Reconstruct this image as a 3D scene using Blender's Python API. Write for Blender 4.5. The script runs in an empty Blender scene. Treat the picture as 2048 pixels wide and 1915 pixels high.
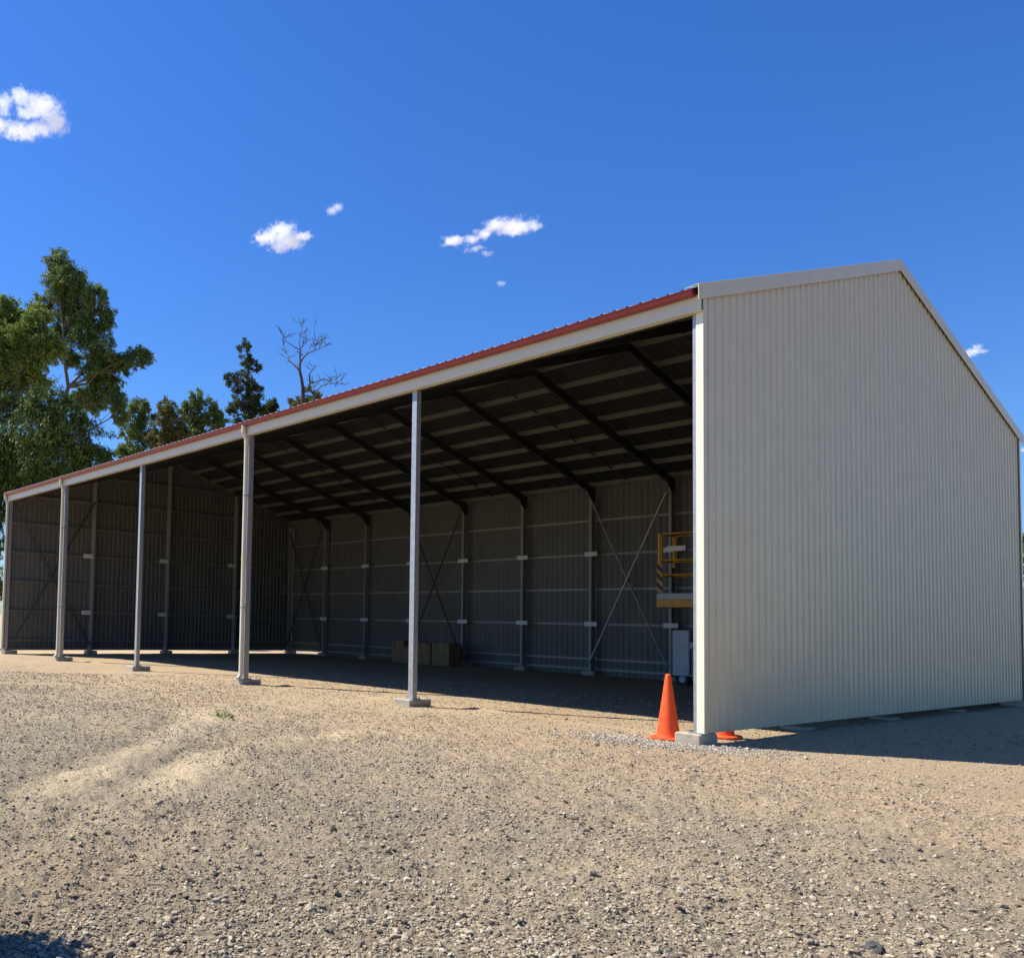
import bpy, math, random
import numpy as np
from mathutils import Vector, Matrix

random.seed(7)
rng = np.random.default_rng(7)
sc = bpy.context.scene
COL = sc.collection
GZ = -0.13                       # ground level beside the shed (underside of cladding is z = 0)
W = 13.04                       # shed depth
HB = 2.5                         # half bay
L = 25.0
SL = 0.3105                      # roof slope
ZE = 5.66                        # roof sheet height at the front wall line
def zroof(y): return ZE + SL * min(y, W - y)

# ------------------------------------------------------------------ camera
CAM = Vector((5.6638, -10.9376, 1.2694))
YAW, PIT, ROL = -0.9536435, 0.0528143, 0.0243829
F, U0, V0 = 1749.5853, -519.4204, 190.2567
fw = Vector((math.sin(YAW) * math.cos(PIT), math.cos(YAW) * math.cos(PIT), math.sin(PIT)))
rt0 = Vector((math.cos(YAW), -math.sin(YAW), 0)); up0 = rt0.cross(fw)
rt = math.cos(ROL) * rt0 + math.sin(ROL) * up0
up = -math.sin(ROL) * rt0 + math.cos(ROL) * up0
def at(u, v, depth):
    """world point seen at a photo pixel at the given distance along the view axis"""
    return CAM + depth * (fw + rt * ((u - 1024 - U0) / F) - up * ((v - 957.5 - V0) / F))
def base_of(u, depth, z=GZ):
    p = at(u, 1200, depth); return Vector((p.x, p.y, z))

cd = bpy.data.cameras.new('camera'); cam = bpy.data.objects.new('camera', cd); COL.objects.link(cam)
cam.matrix_world = Matrix(((rt.x, up.x, -fw.x, CAM.x), (rt.y, up.y, -fw.y, CAM.y), (rt.z, up.z, -fw.z, CAM.z), (0, 0, 0, 1)))
cd.sensor_fit = 'HORIZONTAL'; cd.sensor_width = 36; cd.lens = F / 2048 * 36
cd.shift_x = -U0 / 2048; cd.shift_y = V0 / 2048
cd.clip_start = 0.05; cd.clip_end = 9000
sc.camera = cam

# ------------------------------------------------------------------ materials
def new_mat(name):
    m = bpy.data.materials.new(name); m.use_nodes = True
    nt = m.node_tree; b = nt.nodes['Principled BSDF']
    return m, nt, b
def nd(nt, t, **kw):
    n = nt.nodes.new(t)
    for k, v in kw.items():
        if k in n.inputs.keys(): n.inputs[k].default_value = v
        else: setattr(n, k, v)
    return n
def ramp(nt, fac, stops):
    r = nt.nodes.new('ShaderNodeValToRGB')
    el = r.color_ramp.elements
    while len(el) < len(stops): el.new(0.5)
    for e, (p, c) in zip(el, stops):
        e.position = p; e.color = (*c, 1) if len(c) == 3 else c
    nt.links.new(fac, r.inputs['Fac']); return r.outputs['Color']
def mixc(nt, f, a, b, mode='MIX'):
    n = nt.nodes.new('ShaderNodeMix'); n.data_type = 'RGBA'; n.blend_type = mode
    for s, v in ((n.inputs[0], f), (n.inputs[6], a), (n.inputs[7], b)):
        if hasattr(v, 'is_output'): nt.links.new(v, s)
        elif isinstance(v, (int, float)): s.default_value = v
        else: s.default_value = (*v, 1)
    return n.outputs[2]
def noise(nt, scale, detail=4, rough=0.55, vec=None, stretch=None):
    n = nd(nt, 'ShaderNodeTexNoise', Scale=scale, Detail=detail, Roughness=rough)
    tc = nt.nodes.new('ShaderNodeTexCoord')
    src = tc.outputs['Object']
    if stretch:
        mp = nt.nodes.new('ShaderNodeMapping'); mp.inputs['Scale'].default_value = stretch
        nt.links.new(src, mp.inputs['Vector']); src = mp.outputs['Vector']
    nt.links.new(src, n.inputs['Vector'])
    return n.outputs['Fac']
def bump(nt, b, h, strength=0.3, dist=0.01, prev=None):
    n = nd(nt, 'ShaderNodeBump', Strength=strength, Distance=dist)
    nt.links.new(h, n.inputs['Height'])
    if prev is not None: nt.links.new(prev, n.inputs['Normal'])
    nt.links.new(n.outputs['Normal'], b.inputs['Normal']); return n.outputs['Normal']

def metal_mat(name, ca, cb, rough=0.4, metallic=0.0, scale=6, bumpd=0.0, stretch=None, spec=0.5):
    m, nt, b = new_mat(name)
    f = noise(nt, scale, 6, 0.6, stretch=stretch)
    nt.links.new(ramp(nt, f, [(0.3, ca), (0.7, cb)]), b.inputs['Base Color'])
    b.inputs['Roughness'].default_value = rough; b.inputs['Metallic'].default_value = metallic
    b.inputs['Specular IOR Level'].default_value = spec
    if bumpd: bump(nt, b, noise(nt, 1.3, 3, 0.5, stretch=(1, 1, 0.35)), 1.0, bumpd)
    return m
M = {}
M['cream'] = metal_mat('cream_paint', (.52, .46, .30), (.57, .505, .335), 0.33, 0, 2.5, 0.02)
M['cream_trim'] = metal_mat('cream_trim_paint', (.62, .56, .41), (.66, .60, .45), 0.35, 0, 3)
M['cream_sunlit'] = metal_mat('sunlit_cream_paint', (.80, .74, .56), (.84, .78, .60), 0.4, 0, 3)  # same cream made paler: sunlight painted into the flashing's front face
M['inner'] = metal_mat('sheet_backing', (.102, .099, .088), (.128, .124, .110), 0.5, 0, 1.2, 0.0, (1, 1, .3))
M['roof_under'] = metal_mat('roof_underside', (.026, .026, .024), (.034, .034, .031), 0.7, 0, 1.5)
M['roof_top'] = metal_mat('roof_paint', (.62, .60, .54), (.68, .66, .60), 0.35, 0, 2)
M['red'] = metal_mat('red_gutter_paint', (.17, .015, .016), (.21, .020, .020), 0.25, 0, 4)
M['galv'] = metal_mat('galvanised_steel', (.32, .33, .335), (.43, .44, .445), 0.36, 0.45, 14)
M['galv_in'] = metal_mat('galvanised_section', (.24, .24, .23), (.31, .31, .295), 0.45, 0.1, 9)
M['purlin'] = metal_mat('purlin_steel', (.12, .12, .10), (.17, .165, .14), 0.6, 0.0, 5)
M['dark_steel'] = metal_mat('dark_shaded_steel', (.028, .028, .028), (.042, .042, .042), 0.55, 0, 8)  # dark grey also puts the rafters' backlit shade into the colour
M['plate'] = metal_mat('bright_plate', (.60, .61, .62), (.70, .70, .70), 0.45, 0.0, 10)
M['orange'] = metal_mat('orange_pvc', (.84, .075, .010), (.90, .095, .014), 0.5, 0, 7, spec=0.3)
def cone_mat():
    m, nt, b = new_mat('weathered_orange_pvc')
    a_ = ramp(nt, noise(nt, 5, 5, 0.6), [(0.35, (.84, .075, .010)), (0.65, (.88, .105, .02))])
    sc_ = ramp(nt, noise(nt, 26, 8, 0.72, stretch=(1, 1, .5)), [(0.55, (0, 0, 0)), (0.72, (.45, .45, .45))])
    nt.links.new(mixc(nt, sc_, a_, (.50, .22, .10)), b.inputs['Base Color']); b.inputs['Roughness'].default_value = 0.55; b.inputs['Specular IOR Level'].default_value = 0.3
    return m
M['cone'] = cone_mat()
M['yellow'] = metal_mat('yellow_paint', (.62, .28, .015), (.72, .34, .025), 0.45, 0, 6)
M['grey_paint'] = metal_mat('grey_machine_paint', (.42, .44, .46), (.50, .52, .54), 0.45, 0, 3)
M['black'] = metal_mat('black_rubber', (.012, .012, .012), (.022, .022, .022), 0.7, 0, 9)
M['white_sign'] = metal_mat('white_label', (.70, .70, .68), (.76, .76, .74), 0.5, 0, 9)
M['card'] = metal_mat('brown_cardboard', (.20, .13, .06), (.26, .175, .09), 0.8, 0, 5)
M['tape'] = metal_mat('packing_tape', (.30, .21, .11), (.34, .24, .13), 0.35, 0, 5)

def concrete():
    m, nt, b = new_mat('concrete')
    f = noise(nt, 9, 8, 0.65)
    c = ramp(nt, f, [(0.3, (.30, .26, .19)), (0.55, (.40, .355, .27)), (0.75, (.48, .43, .34))])
    nt.links.new(c, b.inputs['Base Color']); b.inputs['Roughness'].default_value = 0.9
    bump(nt, b, noise(nt, 60, 5, 0.7), 0.6, 0.01)
    return m
M['concrete'] = concrete()
def chevrons():
    m, nt, b = new_mat('hazard_stripes')
    w = nd(nt, 'ShaderNodeTexWave', Scale=2.6, Distortion=0.0); w.bands_direction = 'DIAGONAL'
    tc = nt.nodes.new('ShaderNodeTexCoord'); nt.links.new(tc.outputs['Object'], w.inputs['Vector'])
    nt.links.new(ramp(nt, w.outputs['Fac'], [(0.49, (.55, .26, .02)), (0.51, (.01, .01, .01))]), b.inputs['Base Color'])
    return m
M['stripes'] = chevrons()

# ------------------------------------------------------------------ mesh builder
class MB:
    def __init__(s): s.v = []; s.f = []; s.m = []; s.smooth = []
    def add(s, vs, fs, mi=0, sm=False):
        o = len(s.v); s.v += [tuple(x) for x in vs]
        for f in fs: s.f.append(tuple(i + o for i in f)); s.m.append(mi); s.smooth.append(sm)
    def box(s, x0, x1, y0, y1, z0, z1, mi=0, ch=0.0):
        if ch <= 0:
            vs = [(x, y, z) for z in (z0, z1) for y in (y0, y1) for x in (x0, x1)]
            s.add(vs, [(0, 2, 3, 1), (4, 5, 7, 6), (0, 1, 5, 4), (2, 6, 7, 3), (0, 4, 6, 2), (1, 3, 7, 5)], mi)
        else:                                   # box with chamfered upright corners and top edge
            def ring(d, z):
                a, b, c, e = x0 + d, x1 - d, y0 + d, y1 - d; k = ch
                return [(a + k, c, z), (b - k, c, z), (b, c + k, z), (b, e - k, z), (b - k, e, z), (a + k, e, z), (a, e - k, z), (a, c + k, z)]
            rs = [ring(0, z0), ring(0, z1 - ch), ring(ch, z1)]
            vs = sum(rs, []); fs = [tuple(reversed(range(8))), tuple(range(16, 24))]
            for r in range(2):
                for i in range(8):
                    j = (i + 1) % 8; fs.append((r * 8 + i, r * 8 + j, r * 8 + 8 + j, r * 8 + 8 + i))
            s.add(vs, fs, mi)
    def bar(s, a, b, w, h, mi=0, upv=(0, 0, 1)):
        """solid bar from a to b, w across, h along upv"""
        a, b = Vector(a), Vector(b); d = (b - a).normalized(); u = Vector(upv); u = (u - d * u.dot(d)).normalized(); r = d.cross(u)
        vs = [p + r * (sx * w / 2) + u * (sz * h / 2) for p in (a, b) for sx, sz in ((-1, -1), (1, -1), (1, 1), (-1, 1))]
        s.add(vs, [(3, 2, 1, 0), (4, 5, 6, 7)] + [(i, (i + 1) % 4, 4 + (i + 1) % 4, 4 + i) for i in range(4)], mi)
    def csec(s, a, b, w, h, upv, t=0.006, lip=0.02, mi=0, side=1):
        """open C section: web h tall along upv, flanges w"""
        a, b = Vector(a), Vector(b); d = (b - a).normalized(); u = Vector(upv); u = (u - d * u.dot(d)).normalized(); r = d.cross(u) * side
        prof = [(w, -h / 2 + lip), (w, -h / 2), (0, -h / 2), (0, h / 2), (w, h / 2), (w, h / 2 - lip),
                (w - t, h / 2 - lip), (w - t, h / 2 - t), (t, h / 2 - t), (t, -h / 2 + t), (w - t, -h / 2 + t), (w - t, -h / 2 + lip)]
        n = len(prof)
        vs = [p + r * x + u * z for p in (a, b) for x, z in prof]
        fs = [(i, (i + 1) % n, n + (i + 1) % n, n + i) for i in range(n)]
        fs += [(0, 1, 2, 9, 10, 11), (2, 3, 8, 9), (3, 4, 5, 6, 7, 8)]
        fs += [(n + 11, n + 10, n + 9, n + 2, n + 1, n + 0), (n + 9, n + 8, n + 3, n + 2), (n + 8, n + 7, n + 6, n + 5, n + 4, n + 3)]
        s.add(vs, fs, mi)
    def tube(s, pts, rad, n=12, mi=0, cap=True, sm=True):
        pts = [Vector(p) for p in pts]
        rads = rad if isinstance(rad, (list, tuple)) else [rad] * len(pts)
        vs = []; pu = None
        for i, p in enumerate(pts):
            d = (pts[min(i + 1, len(pts) - 1)] - pts[max(i - 1, 0)]).normalized()
            if pu is None: pu = Vector((1, 0, 0)) if abs(d.x) < 0.8 else Vector((0, 1, 0))
            u = (pu - d * pu.dot(d)).normalized(); pu = u; r = d.cross(u)
            vs += [p + (u * math.cos(2 * math.pi * k / n) + r * math.sin(2 * math.pi * k / n)) * rads[i] for k in range(n)]
        fs = [(i * n + k, i * n + (k + 1) % n, (i + 1) * n + (k + 1) % n, (i + 1) * n + k) for i in range(len(pts) - 1) for k in range(n)]
        s.add(vs, fs, mi, sm)
        if cap: s.add(vs[:n], [tuple(reversed(range(n)))], mi); s.add(vs[-n:], [tuple(range(n))], mi)
    def lathe(s, prof, c, n=32, mi=0, cap=True):
        vs = [(c[0] + r * math.cos(2 * math.pi * k / n), c[1] + r * math.sin(2 * math.pi * k / n), c[2] + z) for r, z in prof for k in range(n)]
        fs = [(i * n + k, i * n + (k + 1) % n, (i + 1) * n + (k + 1) % n, (i + 1) * n + k) for i in range(len(prof) - 1) for k in range(n)]
        s.add(vs, fs, mi, True)
        if cap: s.add(vs[-n:], [tuple(range(n))], mi, True)
    def build(s, name, mats, parent=None):
        me = bpy.data.meshes.new(name); me.from_pydata(s.v, [], s.f)
        for m in (mats if isinstance(mats, (list, tuple)) else [mats]): me.materials.append(m)
        me.polygons.foreach_set('material_index', s.m); me.polygons.foreach_set('use_smooth', s.smooth)
        me.update()
        o = bpy.data.objects.new(name, me); COL.objects.link(o)
        if parent is not None:
            o.parent = parent
            top = parent
            off = Vector(parent.location)
            while top.parent: top = top.parent; off += Vector(top.location)
            if off.length > 0: me.transform(Matrix.Translation(-off))
        return o
def tag(o, label=None, cat=None, group=None, kind=None):
    for k, v in (('label', label), ('category', cat), ('group', group), ('kind', kind)):
        if v: o[k] = v
    return o
def empty(name, loc):
    o = bpy.data.objects.new(name, None); o.location = loc; o.empty_display_size = 0.3; COL.objects.link(o); return o

# ------------------------------------------------------------------ the shed
shed = tag(empty('farm_shed', (-L / 2, W / 2, GZ)), 'long open fronted cream corrugated steel machinery shed with red gutter', 'shed')

# trapezoid ribbed sheet profile: list of (s, height)
def profile(s0, s1, per=0.19, hgt=0.018, phase=0.0):
    out = [(s0, 0.0)]; s = s0 + phase
    while s + 0.19 < s1 + 1e-6:
        for a, h in ((0.115, 0), (0.135, hgt), (0.168, hgt), (0.188, 0)):
            out.append((s + a, h))
        s += per
    out.append((s1, 0.0)); return out
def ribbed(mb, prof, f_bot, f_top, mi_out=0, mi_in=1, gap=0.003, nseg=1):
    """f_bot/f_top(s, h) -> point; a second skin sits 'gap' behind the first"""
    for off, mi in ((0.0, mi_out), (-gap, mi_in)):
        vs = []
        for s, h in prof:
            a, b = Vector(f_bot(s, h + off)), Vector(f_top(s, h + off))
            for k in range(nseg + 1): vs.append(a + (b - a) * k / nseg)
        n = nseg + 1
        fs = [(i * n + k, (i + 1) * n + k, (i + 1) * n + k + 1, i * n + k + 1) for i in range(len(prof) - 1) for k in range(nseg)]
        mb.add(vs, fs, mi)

pr = profile(0.012, W - 0.012)
# ridge needs a profile vertex so that the slanted top is exact
pr = sorted(pr + [(W / 2, 0.0 if True else 0)], key=lambda q: q[0])
mb = MB(); ribbed(mb, pr, lambda s, h: (0.0 + h, s, 0.0), lambda s, h: (0.0 + h, s, zroof(s) - 0.03))
mb.build('gable_wall', [M['cream'], M['inner']], shed)
mb = MB(); ribbed(mb, pr, lambda s, h: (-L - h, s, 0.0), lambda s, h: (-L - h, s, zroof(s) - 0.03))
mb.build('end_wall', [M['cream'], M['inner']], shed)
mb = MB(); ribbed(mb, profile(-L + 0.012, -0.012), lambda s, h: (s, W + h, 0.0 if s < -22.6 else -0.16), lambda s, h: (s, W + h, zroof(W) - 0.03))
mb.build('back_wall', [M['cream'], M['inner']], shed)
# roof: one sheet per slope
mb = MB()
RX0, RX1 = -L - 0.03, 0.03
pr_r = profile(RX0, RX1)
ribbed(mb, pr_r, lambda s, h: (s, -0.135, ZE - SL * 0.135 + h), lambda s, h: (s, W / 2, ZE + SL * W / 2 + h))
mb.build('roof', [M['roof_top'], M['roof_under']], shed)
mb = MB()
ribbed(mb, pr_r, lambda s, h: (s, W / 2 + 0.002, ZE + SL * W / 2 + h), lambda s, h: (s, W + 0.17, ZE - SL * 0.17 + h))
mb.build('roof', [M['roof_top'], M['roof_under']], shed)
# ridge cap
mb = MB()
pts = [(-0.26, -0.26 * SL + 0.032), (0, 0.036), (0.26, -0.26 * SL + 0.032)]
vs = [(x, W / 2 + a, ZE + SL * W / 2 + b + o) for x in (RX0 - 0.01, RX1 + 0.01) for o in (0, 0.004) for a, b in pts]
mb.add(vs, [(0, 1, 7, 6), (1, 2, 8, 7), (3, 9, 10, 4), (4, 10, 11, 5), (0, 6, 9, 3), (2, 5, 11, 8), (0, 3, 4, 1), (1, 4, 5, 2), (6, 7, 10, 9), (7, 8, 11, 10)])
mb.build('ridge_cap', [M['roof_top']], shed)
# barge cappings (folded: face, top return, small drip)
def barge(xs, sgn, y0, y1):
    mb = MB()
    prof = [(-0.12, 0.030), (0.052, 0.040), (0.056, 0.036), (0.056, -0.160), (0.046, -0.167), (0.046, 0.030), (-0.12, 0.026)]
    vs = []
    for y in (y0, y1):
        zz = ZE + SL * min(y, W - y)
        vs += [(xs + sgn * a, y, zz + b) for a, b in prof]
    n = len(prof)
    fs = [(i, (i + 1) % n, n + (i + 1) % n, n + i) for i in range(n)] + [tuple(range(n)), tuple(range(2 * n - 1, n - 1, -1))]
    mb.add(vs, fs); mb.build('barge_capping', [M['cream']], shed)
for xs, sg in ((0, 1), (-L, -1)):
    barge(xs, sg, -0.17, W / 2 - 0.0015); barge(xs, sg, W / 2 + 0.0015, W + 0.20)

# fascia (folded header cover), header beam, gutter
mb = MB()
mb.bar((-L - 0.03, -0.085, 5.43), (0.04, -0.085, 5.43), 0.012, 0.205)
mb.box(-L - 0.03, 0.04, -0.079, 0.03, 5.3275, 5.3335)
mb.build('fascia', M['cream_trim'], shed)
mb = MB(); mb.csec((-L + 0.05, 0.05, 5.40), (-0.10, 0.05, 5.40), 0.076, 0.13, (0, 0, 1), side=-1); mb.build('header_beam', M['dark_steel'], shed)
mb = MB()
gp = [(0, 0.0), (-0.03, -0.006), (-0.10, -0.004), (-0.125, 0.012), (-0.135, 0.05), (-0.142, 0.085), (-0.155, 0.098), (-0.155, 0.110), (-0.140, 0.112),
      (-0.132, 0.085), (-0.125, 0.05), (-0.116, 0.02), (-0.10, 0.006), (-0.004, 0.008), (-0.004, 0.10), (0, 0.10)]
n = len(gp)
vs = [(x, -0.092 + a * 0.76, 5.513 + b * 0.74) for x in (-L - 0.05, -0.02) for a, b in gp]
fs = [(i, (i + 1) % n, n + (i + 1) % n, n + i) for i in range(n)]
mb.add(vs, fs)
for x0, x1 in ((-L - 0.05, -L - 0.046), (-0.024, -0.02)):          # end caps
    a = [(x, -0.092 + p * 0.76, 5.513 + q * 0.74) for x in (x0, x1) for p, q in gp[:9] + [(0, 0.10)]]
    mb.add(a, [tuple(range(10)), tuple(range(19, 9, -1))])
mb.build('gutter', M['red'], shed)
mb = MB()
mb.tube([(-L - 0.05, W + 0.10, 5.58), (-0.02, W + 0.10, 5.58)], 0.06, 10)
mb.build('gutter', M['red'], shed)

# corner flashings
def flash(xa, xb, ya, yb, sx, sy, parentname='corner_flashing'):
    mb = MB(); mb.box(xa, xb, ya, yb, 0.0, 5.32); return mb.build(parentname, M['cream_trim'], shed)
mb = MB(); mb.box(-0.066, 0.027, -0.016, -0.012, -0.002, 5.325); mb.box(0.0272, 0.030, -0.016, 0.075, -0.002, 5.50, 1); mb.build('corner_flashing', [M['cream_sunlit'], M['cream']], shed)  # front face painted as sunlit cream, return painted as shaded cream
mb = MB(); mb.box(-L - 0.031, -L + 0.05, -0.016, -0.012, -0.002, 5.325); mb.box(-L - 0.035, -L - 0.031, -0.016, 0.085, -0.002, 5.50); mb.build('corner_flashing', M['cream_trim'], shed)
mb = MB(); mb.box(-0.06, 0.033, W + 0.030, W + 0.034, -0.002, 5.56); mb.box(0.033, 0.037, W - 0.05, W + 0.034, -0.002, 5.56); mb.build('corner_flashing', M['cream_trim'], shed)
mb = MB(); mb.box(-L - 0.033, -L + 0.06, W + 0.030, W + 0.034, -0.002, 5.56); mb.box(-L - 0.037, -L - 0.033, W - 0.05, W + 0.034, -0.002, 5.56); mb.build('corner_flashing', M['cream_trim'], shed)

def footing(par, x0, x1, y0, y1, zt=-0.004):
    mb = MB(); mb.box(x0, x1, y0, y1, GZ - 0.25, zt, ch=0.018)
    mb.build('footing', M['concrete'], par)

# front posts
PW = 0.106
for i in range(0, 6):
    x = -5.0 * i
    if i == 0: xa, xb = -0.115, -0.010
    elif i == 5: xa, xb = -L + 0.02, -L + 0.02 + PW
    else: xa, xb = x - PW / 2, x + PW / 2
    mb = MB(); mb.box(xa, xb, 0.0, PW, 0.010, 5.325 if i not in (0, 5) else 5.5)
    mb.box(xa - 0.05, xb + 0.03, -0.03, PW + 0.06, -0.003, 0.010)             # base plate
    for bx in (xa - 0.03, xb + 0.012):
        for by in (PW + 0.035,): mb.tube([(bx, by, 0.008), (bx, by, 0.045)], 0.010, 8)
    p = mb.build('front_post', M['galv'], shed)
    if i == 0: footing(p, -0.33, 0.006, -0.062, 0.36)
    elif i == 5: footing(p, -L - 0.06, -L + 0.30, -0.06, 0.42)
    else: footing(p, x - 0.30, x + 0.10, -0.10 - 0.01 * (i % 2), 0.42)

# downpipes with offset elbow, on every second post
for x in (-10.0, -20.0, -L + 0.06):
    mb = MB(); r = 0.048; yo = -0.064
    pts = [(x, -0.152, 5.535), (x, -0.152, 5.47), (x, -0.147, 5.42), (x, -0.125, 5.36), (x, -0.095, 5.29), (x, -0.070, 5.24), (x, yo, 5.18), (x, yo, 0.12), (x, yo - 0.02, 0.05), (x, yo - 0.09, 0.0)]
    mb.tube(pts, r, 16)
    for z in (5.42, 5.18, 2.6): mb.tube([(x, yo if z < 5.3 else -0.147, z - 0.04), (x, yo if z < 5.3 else -0.147, z + 0.04)], r + 0.005, 16)
    d = mb.build('downpipe', M['cream_trim'], shed)
    for z in (1.55, 4.0):
        mb = MB(); mb.tube([(x, yo, z - 0.014), (x, yo, z + 0.014)], r + 0.006, 16); mb.box(x + r, x + r + 0.03, yo - 0.004, yo + 0.06, z - 0.014, z + 0.014)
        mb.build('pipe_clip', M['galv'], d)

# back columns, end columns
CD, CF = 0.20, 0.076
ycol = W - 0.105                      # outer face of columns; girts sit between columns and sheets
for i in range(0, 11):
    x = -HB * i
    x = min(max(x, -L + 0.09), -0.09)
    mb = MB(); mb.csec((x + CF / 2, ycol - CD / 2, -0.0), (x + CF / 2, ycol - CD / 2, zroof(W - 0.2) - 0.30), CF, CD, (0, 1, 0), side=1)
    mb.box(x - 0.08, x + 0.08, ycol - CD - 0.03, ycol + 0.02, -0.003, 0.008)
    c = mb.build('back_column', M['galv_in'], shed)
    footing(c, x - 0.2, x + 0.2, ycol - CD - 0.1, ycol + 0.18)
for xs, sg in ((-L, 1), (0.0, -1)):
    for k in (1, 2, 3):
        y = W * k / 4
        xo = xs + sg * 0.105
        mb = MB(); mb.csec((xo + sg * CD / 2, y - CF / 2, 0), (xo + sg * CD / 2, y - CF / 2, zroof(y) - 0.2), CF, CD, (1, 0, 0), side=1)
        mb.box(min(xo, xo + sg * CD) - 0.02, max(xo, xo + sg * CD) + 0.02, y - 0.08, y + 0.08, -0.003, 0.008)
        c = mb.build('end_column', M['galv_in'], shed)
        footing(c, min(xo + sg * 0.01, xo + sg * 0.34), max(xo + sg * 0.01, xo + sg * 0.34), y - 0.2, y + 0.2, -0.004 if sg > 0 else -0.095)

# girts
GIR = [0.05, 0.35, 1.41, 2.47, 3.53, 4.58]
for z in GIR:
    mb = MB(); mb.csec((-L + 0.03, W - 0.004, z), (-0.03, W - 0.004, z), 0.098, 0.064, (0, 0, 1), t=0.004, lip=0.012, side=-1)
    mb.build('girt', M['galv_in'], shed)
for xs, sg in ((-L, 1), (0.0, -1)):
    for z in GIR + [5.6, 6.6]:
        ya = 0.14 if z < 5 else (z - ZE) / SL + 0.9
        mb = MB(); mb.csec((xs + sg * 0.004, ya, z), (xs + sg * 0.004, W - max(ya, 0.30), z), 0.098, 0.064, (0, 0, 1), t=0.004, lip=0.012, side=sg)
        mb.build('girt', M['galv_in'], shed)
# lapped girt plates across the columns
for i in range(1, 10):
    for z in (GIR[2], GIR[4]):
        x = -HB * i; mb = MB()
        mb.bar((x - 0.19, ycol - CD - 0.006, z), (x + 0.23, ycol - CD - 0.006, z), 0.006, 0.13)
        mb.build('girt_plate', M['plate'], shed)
for k in (1, 2, 3):
    for z in (GIR[2], GIR[4]):
        y = W * k / 4; mb = MB(); xo = -L + 0.105 + CD + 0.006
        mb.bar((xo, y - CF / 2 - 0.40, z), (xo, y - CF / 2 - 0.01, z), 0.006, 0.16); mb.build('girt_plate', M['plate'], shed)

# cross bracing
def brace(a, b, r, m):
    mb = MB(); mb.tube([a, b], r, 8); mb.build('brace', m, shed)
yb = ycol - CD - 0.035
for i, m, r in ((9, 'dark_steel', 0.026), (6, 'dark_steel', 0.026), (3, 'galv_in', 0.032)):
    x0, x1 = max(-HB * (i + 1), -L + 0.12), -HB * i
    brace((x0 + 0.05, yb, 5.15), (x1 - 0.05, yb, 0.25), r, M[m] if i != 3 else M['galv_in'])
    brace((x0 + 0.05, yb - 2.2 * r, 0.25), (x1 - 0.05, yb - 2.2 * r, 5.15), r, M[m] if i != 3 else M['galv'])
brace((-L + 0.36, 0.16, 5.1), (-L + 0.36, W / 4 - 0.1, 0.22), 0.035, M['dark_steel'])
brace((-L + 0.44, 0.16, 0.30), (-L + 0.44, W / 4 - 0.1, 5.55), 0.035, M['dark_steel'])

# rafters with knee and ridge plates
PD = 0.13
RD = 0.20
for i in range(1, 10):
    x = -HB * i
    mb = MB()
    def rz(y): return ZE + SL * min(y, W - y) - PD - 0.02 - RD / 2 * 1.05
    mb.csec((x + CF / 2, 0.10, rz(0.10)), (x + CF / 2, W / 2, rz(W / 2)), CF, RD, (0, 0, 1), side=-1)
    mb.csec((x + CF / 2, W / 2, rz(W / 2)), (x + CF / 2, ycol, rz(ycol)), CF, RD, (0, 0, 1), side=-1)
    r = mb.build('rafter', M['dark_steel'], shed)
    mb = MB(); yk = ycol - CD                                     # gusset plate at the knee
    mb.add([(x + CF / 2 + o, a, b) for o in (0.001, 0.009) for a, b in ((ycol, 5.16), (ycol - CD, 5.16), (ycol - CD - 0.28, rz(ycol - CD - 0.28) - RD / 2), (ycol - CD - 0.28, rz(ycol - CD - 0.28) + 0.08), (ycol, rz(ycol) + 0.08))],
           [(0, 1, 2, 3, 4), (9, 8, 7, 6, 5)] + [(a, (a + 1) % 5, 5 + (a + 1) % 5, 5 + a) for a in range(5)])
    mb.build('knee_plate', M['dark_steel'], r)
    mb = MB(); zz = rz(W / 2)
    mb.add([(x + CF / 2 + o, W / 2 + a, zz + b) for o in (0.001, 0.009) for a, b in ((-0.3, -0.3 * SL + 0.09), (-0.3, -0.3 * SL - 0.10), (-0.1, -0.13), (0.1, -0.13), (0.3, -0.3 * SL - 0.10), (0.3, -0.3 * SL + 0.09), (0, 0.09))],
           [tuple(range(7)), tuple(range(13, 6, -1))] + [(a, (a + 1) % 7, 7 + (a + 1) % 7, 7 + a) for a in range(7)])
    mb.build('ridge_plate', M['dark_steel'], r)
# purlins
for k in range(8):
    for s in (0, 1):
        y = 0.22 + k * 0.86
        if y > W / 2 - 0.1: y = W / 2 - 0.13
        yy = y if s == 0 else W - y
        mb = MB()
        zc = zroof(yy) - 0.008 - PD / 2
        mb.csec((-L + 0.02, yy, zc), (-0.02, yy, zc), 0.05, PD, (0, 0, 1), t=0.004, lip=0.014, side=-1)
        mb.build('purlin', M['purlin'], shed)
# purlin bridging rods (one line per second bay)
for x in (-3.9, -8.8, -13.7, -18.6):
    mb = MB()
    for s in (0, 1):
        ya, yb2 = (0.3, W / 2 - 0.2) if s == 0 else (W / 2 + 0.2, W - 0.3)
        mb.bar((x, ya, zroof(ya) - 0.10), (x, yb2, zroof(yb2) - 0.10), 0.03, 0.03)
    mb.build('purlin_bridging', M['dark_steel'], shed)

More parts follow.
